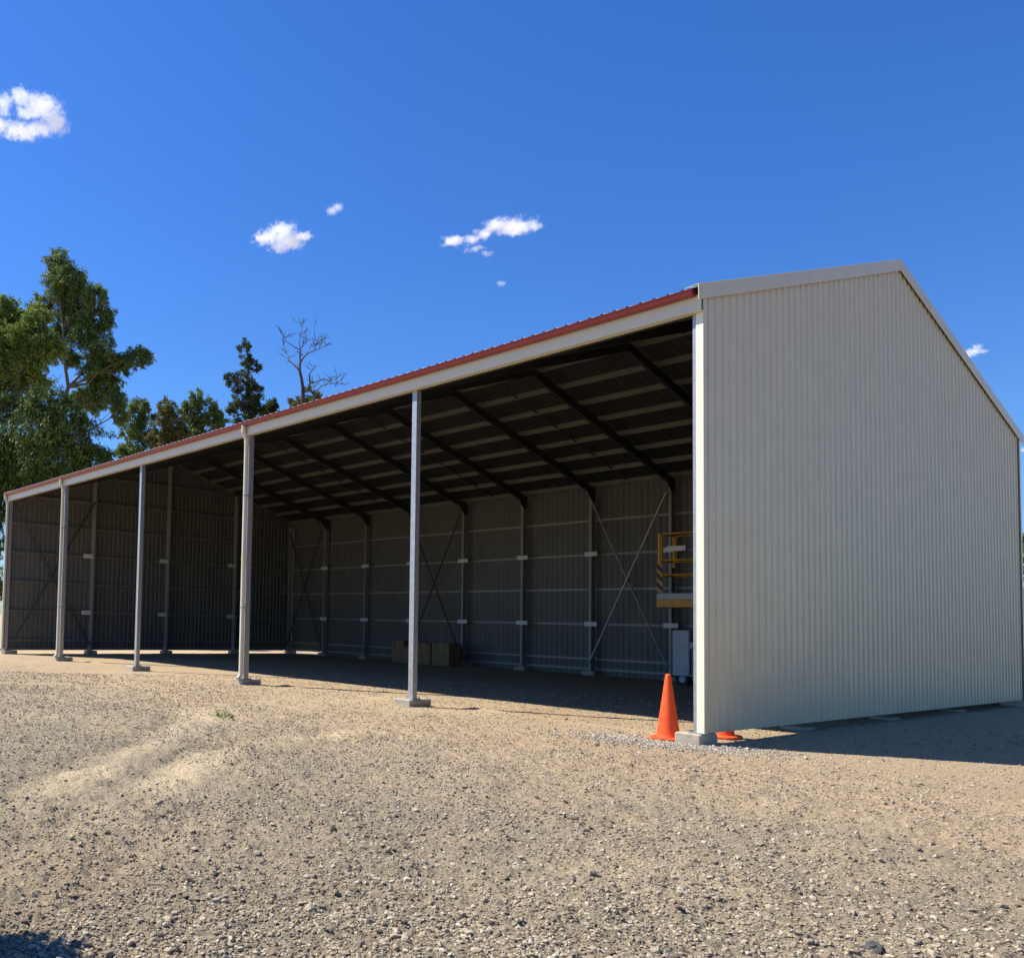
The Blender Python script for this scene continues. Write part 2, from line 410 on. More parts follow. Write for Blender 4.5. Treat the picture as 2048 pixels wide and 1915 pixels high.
# ------------------------------------------------------------------ ground
def vnoise(x, y, seed):
    xi = np.floor(x).astype(np.int64); yi = np.floor(y).astype(np.int64); fx = x - xi; fy = y - yi
    def h(a, b):
        n = (a * 374761393 + b * 668265263 + seed * 974711) & 0xffffffff
        n = ((n ^ (n >> 13)) * 1274126177) & 0xffffffff
        return ((n ^ (n >> 16)) & 0xffff) / 65535.0
    u = fx * fx * (3 - 2 * fx); v = fy * fy * (3 - 2 * fy)
    return (h(xi, yi) * (1 - u) + h(xi + 1, yi) * u) * (1 - v) + (h(xi, yi + 1) * (1 - u) + h(xi + 1, yi + 1) * u) * v - 0.5
TRACKS = [[(2.6, -11.2), (1.09, -9.28), (0.69, -8.77), (-0.1, -7.93), (-0.99, -7.09), (-1.99, -5.98), (-2.6, -4.3), (-2.7, -3.0)],
          [(1.6, -10.6), (-0.23, -8.81), (-1.35, -7.77), (-2.23, -6.83), (-2.81, -6.05), (-4.2, -4.6), (-6.0, -3.6)]]
def track(x, y):
    best = np.full(np.shape(x), 9.0)
    for tr in TRACKS:
        for (x0, y0), (x1, y1) in zip(tr[:-1], tr[1:]):
            dx, dy = x1 - x0, y1 - y0
            t_ = np.clip(((x - x0) * dx + (y - y0) * dy) / (dx * dx + dy * dy), 0, 1)
            best = np.minimum(best, np.hypot(x - x0 - t_ * dx, y - y0 - t_ * dy))
    return best
def height(x, y):
    dist = np.hypot(x - CAM.x, y - CAM.y)
    fade = np.clip(1 - (dist - 25) / 60, 0, 1)
    h = 0.0
    for f, a, sd in ((0.35, 0.075, 1), (0.9, 0.045, 2), (2.3, 0.036, 3), (5.5, 0.030, 4), (13, 0.024, 5), (31, 0.017, 6), (70, 0.008, 8)):
        h = h + a * vnoise(x * f + 17.3, y * f - 5.1, sd)
    sd = track(x, y)
    q = sd + 0.10 * vnoise(x * 1.7, y * 1.7, 41)
    h = h + (0.022 + 0.03 * vnoise(x * 2.2, y * 2.2, 42)) * np.exp(-(q / 0.24) ** 2) - 0.030 * np.exp(-((q - 0.45) / 0.16) ** 2)
    # level pad in and around the shed
    ins = np.clip((y + 2.2) / 2.0, 0, 1) * np.clip((x + 34) / 6, 0, 1) * np.clip((8 - x) / 5, 0, 1)
    h = h * (1 - 0.82 * ins) * fade
    h = h + 0.030 * np.exp(-((y - 0.62 - 0.12 * vnoise(x * 0.7, y * 0, 21)) / 0.05) ** 2) * (vnoise(x * 0.5, x * 0, 23) > -0.15) * (x < -0.7) * (x > -24.5)
    return GZ + h
angc = math.atan2(fw.y, fw.x)
# fine angular steps across the view, coarse behind it
a = []
ang = -math.radians(62)
fine = np.arange(-62, 40, 0.13); fine = fine  # degrees relative to axis, clockwise negative
rest = np.arange(40, 298, 1.5)
angs = np.radians(np.concatenate([fine, rest])) + angc
rad = [0.0, 0.6, 1.2]
while rad[-1] < 60: rad.append(rad[-1] * 1.0045 if rad[-1] > 1.5 else rad[-1] + 0.1)
while rad[-1] < 4000: rad.append(rad[-1] * 1.12)
rad = np.array(rad[1:])
R, A = np.meshgrid(rad, angs, indexing='ij')
X = CAM.x + R * np.cos(A); Y = CAM.y + R * np.sin(A); Z = height(X, Y)
nr, na = R.shape
verts = np.stack([X, Y, Z], -1).reshape(-1, 3)
i0 = (np.arange(nr - 1)[:, None] * na + np.arange(na)[None, :]); i1 = (np.arange(nr - 1)[:, None] * na + (np.arange(na)[None, :] + 1) % na)
quads = np.stack([i0, i0 + na, i1 + na, i1], -1).reshape(-1, 4)
def np_mesh(name, v, f, mats, smooth=True, matidx=None):
    me = bpy.data.meshes.new(name); k = f.shape[1]
    me.vertices.add(len(v)); me.vertices.foreach_set('co', np.ascontiguousarray(v, dtype=np.float32).ravel())
    me.loops.add(f.size); me.loops.foreach_set('vertex_index', np.ascontiguousarray(f, dtype=np.int32).ravel())
    me.polygons.add(len(f)); me.polygons.foreach_set('loop_start', np.arange(0, f.size, k, dtype=np.int32))
    me.polygons.foreach_set('use_smooth', np.full(len(f), smooth, dtype=bool))
    for m in mats: me.materials.append(m)
    if matidx is not None: me.polygons.foreach_set('material_index', matidx.astype(np.int32))
    me.update(calc_edges=True); me.validate()
    o = bpy.data.objects.new(name, me); COL.objects.link(o); return o

def ground_mat():
    m, nt, b = new_mat('gravel_and_dirt')
    big = noise(nt, 0.22, 5, 0.6); mid = noise(nt, 1.1, 6, 0.65); fine_ = noise(nt, 22, 8, 0.75); vf = noise(nt, 95, 4, 0.7)
    dust = (.46, .342, .208); grey = (.325, .266, .178); rust = (.43, .275, .16)
    # dustier towards the shed, more crushed rock towards the camera
    tc = nt.nodes.new('ShaderNodeTexCoord'); sep = nt.nodes.new('ShaderNodeSeparateXYZ'); nt.links.new(tc.outputs['Object'], sep.inputs[0])
    mr = nd(nt, 'ShaderNodeMapRange'); nt.links.new(sep.outputs['Y'], mr.inputs['Value'])
    mr.inputs['From Min'].default_value = -7.5; mr.inputs['From Max'].default_value = -1.0; mr.inputs['To Min'].default_value = -0.28; mr.inputs['To Max'].default_value = 0.22
    ad = nd(nt, 'ShaderNodeMath', operation='ADD'); nt.links.new(mid, ad.inputs[0]); nt.links.new(mr.outputs[0], ad.inputs[1])
    f1 = ramp(nt, ad.outputs[0], [(0.30, (0, 0, 0)), (0.62, (1, 1, 1))])
    c = mixc(nt, f1, grey, dust)
    at_ = nt.nodes.new('ShaderNodeAttribute'); at_.attribute_name = 'sand'
    c = mixc(nt, at_.outputs['Fac'], c, (.60, .47, .29))
    f2 = ramp(nt, big, [(0.52, (0, 0, 0)), (0.70, (.55, .55, .55))])
    c = mixc(nt, f2, c, rust)
    # single pebbles bedded in the dirt
    vo = nd(nt, 'ShaderNodeTexVoronoi', Scale=46.0); nt.links.new(tc.outputs['Object'], vo.inputs['Vector'])
    pebc = ramp(nt, vo.outputs['Color'], [(0.15, (.13, .105, .07)), (0.5, (.30, .245, .165)), (0.9, (.54, .46, .34))])
    pm = ramp(nt, vo.outputs['Distance'], [(0.30, (.75, .75, .75)), (0.42, (0, 0, 0))])
    pm2 = nd(nt, 'ShaderNodeMath', operation='MULTIPLY_ADD'); nt.links.new(at_.outputs['Fac'], pm2.inputs[0]); pm2.inputs[1].default_value = -0.8; pm2.inputs[2].default_value = 1.0
    pm3 = nd(nt, 'ShaderNodeMath', operation='MULTIPLY'); nt.links.new(pm, pm3.inputs[0]); nt.links.new(pm2.outputs[0], pm3.inputs[1])
    c = mixc(nt, pm3.outputs[0], c, pebc)
    sp = ramp(nt, fine_, [(0.30, (.55, .53, .50)), (0.45, (.96, .96, .96)), (0.72, (1.3, 1.28, 1.24))])
    c = mixc(nt, 0.85, c, sp, 'MULTIPLY')
    gr = noise(nt, 58, 6, 0.75)
    c = mixc(nt, 0.9, c, ramp(nt, gr, [(0.30, (.38, .37, .36)), (0.46, (.95, .95, .95)), (0.70, (1.3, 1.28, 1.24))]), 'MULTIPLY')
    nt.links.new(c, b.inputs['Base Color']); b.inputs['Roughness'].default_value = 0.95; b.inputs['Specular IOR Level'].default_value = 0.15
    n1 = bump(nt, b, fine_, 1.0, 0.026)
    n1 = bump(nt, b, gr, 1.0, 0.013, n1)
    n2 = bump(nt, b, vo.outputs['Distance'], 0.55, -0.012, n1)
    bump(nt, b, vf, 0.8, 0.007, n2)
    return m
M['ground'] = ground_mat()
gnd = tag(np_mesh('ground', verts, quads, [M['ground']]), kind='structure')
sx, sy = verts[:, 0], verts[:, 1]
sand = np.exp(-((track(sx, sy) + 0.35 * vnoise(sx * 1.3, sy * 1.3, 51) + 0.2 * vnoise(sx * 4, sy * 4, 52)) / 0.30) ** 2) * np.clip(0.72 + 1.1 * vnoise(sx * 0.8, sy * 0.8, 53), 0, 1)
sand = np.maximum(sand, np.clip(0.9 * (vnoise(sx * 0.33 + 4, sy * 0.33, 54) + 0.5 * vnoise(sx * 1.1, sy * 1.1, 55) - 0.18), 0, 0.5))
at0 = gnd.data.attributes.new('sand', 'FLOAT', 'POINT'); at0.data.foreach_set('value', np.clip(sand * 0.95, 0, 1).astype(np.float32))

# loose stones: one uncountable scatter
def stone_mat(name, stops):
    m, nt, b = new_mat(name)
    g = nt.nodes.new('ShaderNodeNewGeometry')
    c = ramp(nt, g.outputs['Random Per Island'], stops)
    c = mixc(nt, 0.6, c, ramp(nt, noise(nt, 60, 4, 0.6), [(0.3, (.65, .65, .65)), (0.7, (1.15, 1.15, 1.15))]), 'MULTIPLY')
    nt.links.new(c, b.inputs['Base Color']); b.inputs['Roughness'].default_value = 0.9; b.inputs['Specular IOR Level'].default_value = 0.2
    return m
M['stone'] = stone_mat('loose_stone', [(0.0, (.13, .10, .07)), (0.25, (.27, .215, .145)), (0.6, (.38, .31, .21)), (0.92, (.46, .385, .27)), (1.0, (.54, .465, .345))])
M['grey_stone'] = stone_mat('grey_aggregate', [(0.0, (.22, .185, .135)), (0.5, (.38, .33, .25)), (1.0, (.52, .46, .36))])
t = (1 + 5 ** 0.5) / 2
ICO_V = np.array([(-1, t, 0), (1, t, 0), (-1, -t, 0), (1, -t, 0), (0, -1, t), (0, 1, t), (0, -1, -t), (0, 1, -t), (t, 0, -1), (t, 0, 1), (-t, 0, -1), (-t, 0, 1)]) / math.hypot(1, t)
ICO_F = np.array([(0, 11, 5), (0, 5, 1), (0, 1, 7), (0, 7, 10), (0, 10, 11), (1, 5, 9), (5, 11, 4), (11, 10, 2), (10, 7, 6), (7, 1, 8), (3, 9, 4), (3, 4, 2), (3, 2, 6), (3, 6, 8), (3, 8, 9), (4, 9, 5), (2, 4, 11), (6, 2, 10), (8, 6, 7), (9, 8, 1)])
def scatter(name, px, py, size, mat, sink=0.25, flat=0.62):
    n = len(px)
    jit = 1 + rng.uniform(-0.32, 0.32, (n, 12, 1))
    V = ICO_V[None] * jit
    V = V * np.stack([rng.uniform(0.75, 1.35, n), rng.uniform(0.7, 1.1, n), rng.uniform(0.45, 0.85, n) * flat / 0.62], -1)[:, None, :]
    # random tilt then spin
    tl = rng.normal(0, 0.35, n); ct, st = np.cos(tl), np.sin(tl)
    y2 = V[..., 1] * ct[:, None] - V[..., 2] * st[:, None]; z2 = V[..., 1] * st[:, None] + V[..., 2] * ct[:, None]
    sp = rng.uniform(0, 6.283, n); cs, ss = np.cos(sp), np.sin(sp)
    x3 = V[..., 0] * cs[:, None] - y2 * ss[:, None]; y3 = V[..., 0] * ss[:, None] + y2 * cs[:, None]
    V = np.stack([x3, y3, z2], -1) * size[:, None, None]
    pz = height(px, py)
    V = V + np.stack([px, py, pz + size * sink], -1)[:, None, :]
    Fc = ICO_F[None] + (np.arange(n) * 12)[:, None, None]
    return np_mesh(name, V.reshape(-1, 3), Fc.reshape(-1, 3), [mat], smooth=False)
N = 330000
th = np.radians(rng.uniform(-60, 34, N)) + angc
rr = 1.6 * (22 / 1.6) ** (rng.uniform(0, 1, N) ** 0.9)
px = CAM.x + rr * np.cos(th); py = CAM.y + rr * np.sin(th)
dens = vnoise(px * 0.9, py * 0.9, 31) + 0.6 * vnoise(px * 2.7, py * 2.7, 32)
dens = dens - 0.4 * np.exp(-(track(px, py) / 0.35) ** 2)
keep = (dens > rng.uniform(-0.75, 0.45, N)) & (rng.uniform(0, 1, N) < np.clip(0.45 + (-0.8 - py) / 4.5, 0.32, 1)) & (py < 6)
px, py, rr = px[keep], py[keep], rr[keep]
size = np.exp(rng.normal(math.log(0.0062), 0.46, len(px)))
size = np.clip(size, 0.0008 * rr, 0.027)
tag(scatter('gravel', px, py, size, M['stone']), kind='stuff')
# pale aggregate spilled round the corner footing
n2 = 2600
gx = rng.normal(-0.35, 0.62, n2); gy = -0.28 + 0.16 * gx + rng.normal(0, 0.27, n2)
kk = ((gx > 0.03) | (gx < -0.38) | (gy < -0.09)) & (gy < 0.28)
gx, gy = gx[kk], gy[kk]
tag(scatter('aggregate', gx, gy, np.exp(rng.normal(math.log(0.011), 0.3, len(gx))), M['grey_stone'], 0.4, 0.7), kind='stuff')

# individual rocks
M['dark_rock'] = metal_mat('dark_rock', (.03, .03, .03), (.10, .09, .08), 0.8, 0, 30)
M['pale_rock'] = metal_mat('pale_rock', (.42, .37, .29), (.58, .52, .43), 0.9, 0, 30)
def rock(name, x, y, s, mat, label):
    mb = MB(); r0 = random.Random(int(x * 100) + 5)
    import bmesh
    bm = bmesh.new(); bmesh.ops.create_icosphere(bm, subdivisions=3, radius=1)
    from mathutils import noise as mn
    for v in bm.verts:
        d = mn.noise(v.co * 1.3 + Vector((x, y, 0))) * 0.45 + mn.noise(v.co * 3.1 + Vector((y, x, 3))) * 0.2
        v.co *= 1 + d; v.co.z *= 0.62
    me = bpy.data.meshes.new(name); bm.to_mesh(me); bm.free(); me.materials.append(mat)
    o = bpy.data.objects.new(name, me); COL.objects.link(o)
    z = float(height(np.array([x]), np.array([y]))[0])
    o.location = (x, y, z + s * 0.3); o.scale = (s, s * 0.85, s); o.rotation_euler = (0, 0, x * 7)
    tag(o, label, 'rock')
rock('rock', 4.02, -6.27, 0.042, M['dark_rock'], 'black lump of rock in the gravel at lower right')

# ------------------------------------------------------------------ traffic cones
def cone(x, y, label, hgt=0.84, rot=0.3, k=1.0):
    z0 = float(height(np.array([x]), np.array([y]))[0]) + 0.008
    c = empty('traffic_cone', (x, y, z0)); tag(c, label, 'traffic cone', 'orange traffic cones by the shed corner')
    mb = MB()
    mb.lathe([(0.150 * k, 0.030), (0.143 * k, 0.045), (0.137 * k, 0.07), (0.036, hgt - 0.035), (0.033, hgt - 0.015), (0.026, hgt - 0.004), (0.020, hgt), (0.014, hgt - 0.003), (0.012, hgt - 0.06)], (x, y, z0), 40)
    mb.build('cone_body', M['cone'], c)
    mb = MB(); n = 32; rs = []
    for rr_, z in ((0.195, 0.0), (0.205, 0.006), (0.205, 0.022), (0.196, 0.031), (0.14, 0.034)):
        ring = []
        for i in range(n):
            a_ = 2 * math.pi * i / n
            q = (abs(math.cos(a_)) ** 5 + abs(math.sin(a_)) ** 5) ** (-1 / 5)         # rounded square
            ring.append((x + rr_ * k * q * math.cos(a_ + rot), y + rr_ * k * q * math.sin(a_ + rot), z0 + z))
        rs.append(ring)
    vs = sum(rs, []); mb.add(vs, [(i * n + j, i * n + (j + 1) % n, (i + 1) * n + (j + 1) % n, (i + 1) * n + j) for i in range(4) for j in range(n)] + [tuple(range(n - 1, -1, -1)), tuple(range(4 * n, 5 * n))])
    mb.build('cone_base', M['cone'], c)
cone(-0.50, 0.10, 'tall orange traffic cone standing beside the corner concrete footing')
cone(-0.26, 1.02, 'orange cone behind the gable wall, only its base showing under the sheeting', 0.7, 0.1)

# ------------------------------------------------------------------ scissor lift
lx, ly = -6.93, 11.05
lift = tag(empty('scissor_lift', (lx + 0.9, ly + 0.4, GZ)), 'yellow and grey scissor lift parked inside the shed by the back wall', 'scissor lift')
g = GZ
mb = MB()
mb.box(lx + 0.42, lx + 0.87, ly, ly + 0.78, g + 0.26, g + 1.42, ch=0.02)                       # upright cabinet
# lower hull with curved cut-out
pts = [(0.88, 0.26), (1.9, 0.26), (1.9, 0.55), (1.62, 0.52), (1.40, 0.56), (1.24, 0.66), (1.12, 0.80), (1.05, 0.95), (1.0, 1.12), (0.88, 1.12)]
n = len(pts)
vs = [(lx + a, yy, g + b) for yy in (ly + 0.02, ly + 0.76) for a, b in pts]
mb.add(vs, [tuple(range(n)), tuple(range(2 * n - 1, n - 1, -1))] + [(i, (i + 1) % n, n + (i + 1) % n, n + i) for i in range(n)])
mb.build('chassis', M['grey_paint'], lift)
mb = MB(); mb.tube([(lx + 0.92, ly - 0.02, g + 0.30), (lx + 0.92, ly - 0.02, g + 0.92), (lx + 0.98, ly - 0.02, g + 0.98), (lx + 1.1, ly - 0.02, g + 0.98)], 0.018, 10); mb.build('handle', M['dark_steel'], lift)
for wx in (0.68, 1.62):
    for yy in (ly + 0.02, ly + 0.66):
        mb = MB(); mb.tube([(lx + wx, yy, g + 0.165), (lx + wx, yy + 0.12, g + 0.165)], 0.17, 24, sm=False); w_ = mb.build('wheel', M['black'], lift)
        mb = MB(); mb.tube([(lx + wx, yy - 0.012, g + 0.165), (lx + wx, yy + 0.132, g + 0.165)], 0.085, 16, sm=False); mb.build('rim', M['grey_paint'], w_)
for k, (za, zb) in enumerate(((1.16, 1.48), (1.48, 1.80), (1.80, 1.98))):
    for yy, s in ((ly + 0.12, 1), (ly + 0.62, -1)):
        mb = MB(); mb.bar((lx + 1.15, yy, g + (za if s > 0 else zb)), (lx + 1.85, yy, g + (zb if s > 0 else za)), 0.05, 0.09)
        mb.build('scissor_arm', M['dark_steel'], lift)
mb = MB(); mb.box(lx, lx + 1.95, ly, ly + 0.78, 1.88, 2.08, ch=0.01); mb.box(lx + 0.03, lx + 1.92, ly - 0.012, ly - 0.002, 1.96, 1.985)
mb.build('platform', M['yellow'], lift)
mb = MB(); mb.box(lx + 0.004, lx + 1.946, ly + 0.004, ly + 0.016, 2.082, 2.235); mb.box(lx + 0.004, lx + 0.016, ly + 0.018, ly + 0.774, 2.082, 2.235)
mb.build('toe_board', M['grey_paint'], lift)
mb = MB()
for yy in (ly + 0.03, ly + 0.75):
    for z in (3.10, 2.72): mb.tube([(lx + 0.05, yy, z), (lx + 1.9, yy, z)], 0.022, 10)
    mb.tube([(lx + 1.9, yy, 2.1), (lx + 1.9, yy, 3.80)], 0.024, 10)
    mb.tube([(lx + 0.12, yy, 3.12), (lx + 0.12, yy, 3.76), (lx + 0.16, yy, 3.80), (lx + 1.9, yy, 3.80)], 0.022, 10)
    mb.bar((lx + 0.065, yy, 2.95), (lx + 0.065, yy, 3.82), 0.06, 0.06, upv=(1, 0, 0))
for z in (3.80, 3.10, 2.72): mb.tube([(lx + 0.05, ly + 0.03, z), (lx + 0.05, ly + 0.75, z)], 0.022, 10)
mb.build('guard_rail', M['yellow'], lift)
mb = MB(); mb.bar((lx + 0.09, ly + 0.0, 2.24), (lx + 0.09, ly + 0.0, 3.06), 0.15, 0.012, upv=(0, 1, 0)); mb.build('hazard_strip', M['stripes'], lift)
mb = MB(); mb.bar((lx + 0.28, ly + 0.0, 3.40), (lx + 0.78, ly + 0.0, 3.40), 0.012, 0.13); mb.build('sign_plate', M['white_sign'], lift)

# ------------------------------------------------------------------ cartons by the back wall
def carton(x, y, w, d, h, rz_, label):
    z = GZ + 0.012
    c = empty('cardboard_box', (x, y, z)); c.rotation_euler = (0, 0, rz_); tag(c, label, 'box', 'brown boxes against the back wall')
    def local(mb, name, m):
        me_o = mb.build(name, m); me_o.parent = c
    mb = MB(); mb.box(-w / 2, w / 2, -d / 2, d / 2, 0, h, ch=0.008); local(mb, 'carton', M['card'])
    mb = MB(); mb.box(-w / 2 + 0.02, w / 2 - 0.02, -0.03, 0.03, h + 0.0005, h + 0.003); mb.box(-0.03, 0.03, -d / 2 - 0.003, -d / 2 - 0.0005, h * 0.55, h - 0.01); local(mb, 'tape', M['tape'])
carton(-15.00, 11.95, 0.75, 0.60, 0.78, 0.05, 'large brown cardboard box at the right end of the row by the back wall')
carton(-15.78, 12.0, 0.66, 0.58, 0.74, -0.12, 'brown cardboard box between the large box and the lower crumpled ones')
carton(-16.50, 11.9, 0.60, 0.5, 0.60, 0.2, 'low brown cardboard box in the dark, just right of a front post')
carton(-17.15, 12.05, 0.55, 0.6, 0.80, 0.1, 'brown cardboard box left of the galvanised post, darkest of the row')

# ------------------------------------------------------------------ trees
def leaf_mat(name, stops, trans=0.35):
    m, nt, b = new_mat(name)
    g_ = nt.nodes.new('ShaderNodeNewGeometry')
    c = ramp(nt, g_.outputs['Random Per Island'], stops)
    c2 = mixc(nt, 0.55, c, ramp(nt, noise(nt, 0.55, 3, 0.5), [(0.35, (.55, .6, .5)), (0.65, (1.35, 1.3, 1.1))]), 'MULTIPLY')
    nt.links.new(c2, b.inputs['Base Color']); b.inputs['Roughness'].default_value = 0.55
    b.inputs['Specular IOR Level'].default_value = 0.12
    tr = nt.nodes.new('ShaderNodeBsdfTranslucent'); nt.links.new(c2, tr.inputs['Color'])
    mx = nt.nodes.new('ShaderNodeMixShader'); mx.inputs[0].default_value = trans
    out = nt.nodes['Material Output']
    nt.links.new(b.outputs[0], mx.inputs[1]); nt.links.new(tr.outputs[0], mx.inputs[2]); nt.links.new(mx.outputs[0], out.inputs['Surface'])
    return m
M['leaf_gum'] = leaf_mat('gum_leaves', [(0, (.06, .10, .032)), (.5, (.14, .205, .062)), (1, (.28, .36, .12))])
M['leaf_deep'] = leaf_mat('deep_leaves', [(0, (.026, .044, .012)), (.5, (.072, .110, .030)), (1, (.18, .24, .06))], 0.2)
M['leaf_bright'] = leaf_mat('bright_leaves', [(0, (.075, .12, .026)), (.5, (.17, .235, .05)), (1, (.33, .40, .10))])
M['leaf_dark'] = leaf_mat('dark_leaves', [(0, (.03, .045, .022)), (.5, (.065, .09, .04)), (1, (.14, .165, .075))])
M['leaf_olive'] = leaf_mat('olive_leaves', [(0, (.07, .075, .022)), (.5, (.14, .14, .042)), (1, (.23, .22, .075))])
M['bark'] = metal_mat('pale_bark', (.08, .065, .05), (.17, .145, .115), 0.9, 0, 3, 0, (1, 1, .3))
M['dead_wood'] = metal_mat('dead_grey_wood', (.035, .03, .028), (.075, .066, .06), 0.9, 0, 3)

def leaves(clumps, n, ln, wd, droop=0.4, seed=1):
    """clumps: (centre, radius vector) list; leaves grow in sub-sprays inside each clump"""
    g_ = np.random.default_rng(seed)
    C = np.array([c for c, r in clumps]); RR = np.array([r for c, r in clumps])
    wgt = RR[:, 0] * RR[:, 1] + RR[:, 0] * RR[:, 2]; wgt = wgt / wgt.sum()
    ns = max(20, n // 42)
    ci = g_.choice(len(C), ns, p=wgt)
    d = g_.normal(size=(ns, 3)); d /= np.linalg.norm(d, axis=1, keepdims=True)
    rad_ = g_.uniform(0.25, 1.08, ns) ** 0.55
    sc_ = C[ci] + d * RR[ci] * rad_[:, None]
    from mathutils import noise as mn
    ok = np.array([mn.noise(Vector(q) * 0.85 + Vector((seed, 0, 0))) + 0.5 * mn.noise(Vector(q) * 2.1) > -0.30 for q in sc_])
    if ok.sum() > 10: sc_, ci, d = sc_[ok], ci[ok], d[ok]; ns = len(ci)
    ssz = RR[ci].mean(1) * g_.uniform(0.07, 0.16, ns)
    li = g_.integers(0, ns, n)
    sdir = d * 0.8 + g_.normal(size=(ns, 3)) * 0.6; sdir[:, 2] += 0.25 - droop * 1.3; sdir /= np.linalg.norm(sdir, axis=1, keepdims=True)
    slen = RR[ci].mean(1) * g_.uniform(0.30, 0.75, ns)
    tt = g_.uniform(-0.35, 1, n)
    p = sc_[li] + sdir[li] * (slen[li] * tt)[:, None] + g_.normal(size=(n, 3)) * (ssz[li] * (1.05 - 0.6 * np.abs(tt)))[:, None]
    ax = g_.normal(size=(n, 3)); ax[:, 2] -= droop * 2.0; ax += 0.5 * d[li]; ax /= np.linalg.norm(ax, axis=1, keepdims=True)
    o = g_.normal(size=(n, 3)); o = np.cross(ax, o); o /= np.linalg.norm(o, axis=1, keepdims=True)
    l = (ln * g_.uniform(0.6, 1.4, n))[:, None]; w_ = (wd * g_.uniform(0.6, 1.3, n))[:, None]
    V = np.stack([p, p + ax * l * 0.45 + o * w_ / 2, p + ax * l, p + ax * l * 0.45 - o * w_ / 2], 1)
    Fq = np.arange(n * 4).reshape(n, 4)
    return V.reshape(-1, 3), Fq
def limb(mb, a, b, r0, r1, seed, n=5, sag=0.06, side=8):
    r_ = random.Random(seed); a, b = Vector(a), Vector(b); L_ = (b - a).length
    pts = []
    for k in range(n + 1):
        t_ = k / n; p = a.lerp(b, t_)
        if 0 < k < n: p += Vector((r_.uniform(-1, 1), r_.uniform(-1, 1), r_.uniform(-.6, .6))) * L_ * sag
        pts.append(p)
    mb.tube(pts, [r0 + (r1 - r0) * k / n for k in range(n + 1)], side)
    return pts
def tree(name, u, depth, clumps, n, ln, wd, leafm, label, trunk_r=0.3, seed=1, droop=0.4, top=None, group=None, fork=None, cat='tree', rs=0.92, lean=None):
    """clumps in photo pixels (u, v, ru, rv, ddepth) -> world crown clumps of real depth"""
    b0 = base_of(u, depth)
    o = tag(empty(name, b0), label, cat, group)
    k = depth / F
    W3 = []
    for cu, cv, ru, rv, dd in clumps:
        c = at(cu, cv, depth + dd); W3.append((tuple(c), (ru * k * rs, ru * k * rs, rv * k * rs)))
    V, Fq = leaves(W3, n, ln, wd, droop, seed)
    cr = np_mesh('crown', V - np.array(b0), Fq, [leafm], smooth=False); cr.parent = o
    mb = MB()
    tops = sorted(W3, key=lambda q: -q[0][2])
    tp = Vector(tops[0][0]) if top is None else at(top[0], top[1], depth)
    mid = b0.lerp(tp, fork or 0.45); mid += Vector((random.Random(seed).uniform(-.3, .3), random.Random(seed + 1).uniform(-.3, .3), 0))
    pts = limb(mb, b0 - Vector((0, 0, 0.2)), mid, trunk_r, trunk_r * 0.65, seed, 5, 0.015, 10)
    lead = limb(mb, mid, tp, trunk_r * 0.65, 0.03, seed + 3, 7, 0.03)
    axis = pts + lead
    for j, (c, r) in enumerate(W3):
        c = Vector(c)
        cand = [p for p in axis if p.z < c.z - 0.15 * (c - p).length] or [mid]
        st = min(cand, key=lambda p: (p - c).length)
        seg = limb(mb, st, c, max(0.035, trunk_r * 0.28), 0.02, seed + 10 + j, 5, 0.07, 6)
        rj = random.Random(seed * 31 + j)
        for q in range(5):
            d = Vector((rj.uniform(-1, 1), rj.uniform(-1, 1), rj.uniform(-.5, 1))) 
            e = c + Vector((d.x * r[0], d.y * r[1], d.z * r[2])) * 0.85
            limb(mb, seg[rj.randint(2, 5)], e, 0.03, 0.010, seed + 50 + j * 7 + q, 3, 0.08, 5)
    mb.build('trunk', M['bark'], o)
    return o
D = 2048 / 1988
def cl(lst): return [(a * D, b * D, c * D, d * D, e) for a, b, c, d, e in lst]
tree('gum_tree', 165, 57, cl([(112, 508, 24, 22, 0), (128, 545, 34, 30, 0), (150, 590, 40, 36, 1), (185, 575, 22, 22, -1), (200, 615, 20, 26, 0), (95, 590, 26, 26, 1),
      (170, 640, 32, 32, 0), (205, 668, 24, 28, -1), (190, 705, 34, 28, 0), (232, 702, 24, 20, 0), (262, 690, 22, 20, -1), (282, 692, 14, 16, -1),
      (140, 690, 20, 20, 2), (205, 745, 34, 18, 1), (225, 775, 18, 22, 0), (232, 800, 14, 24, 0), (170, 775, 34, 22, 1), (120, 640, 24, 30, 1)]), 78000, 0.21, 0.062, M['leaf_gum'],
     'tallest tree at left, ragged gum with a peaked top and drooping clumps', 0.34, 3, 0.6, top=(122, 540))
tree('gum_tree', 20, 50, cl([(5, 600, 28, 24, 0), (35, 625, 30, 24, 0), (70, 615, 28, 24, -1), (55, 655, 40, 26, -1), (10, 660, 40, 34, 0), (85, 685, 34, 22, -1), (100, 672, 26, 18, -1),
      (30, 710, 46, 34, 0), (-30, 690, 50, 50, 1), (-40, 620, 34, 34, 0), (-20, 760, 50, 40, 1), (60, 745, 40, 26, 1), (-70, 700, 40, 50, 0)]), 72000, 0.20, 0.062, M['leaf_bright'],
     'bright green leafy tree at the left edge beside the tallest gum', 0.30, 5, 0.35, top=(30, 650))
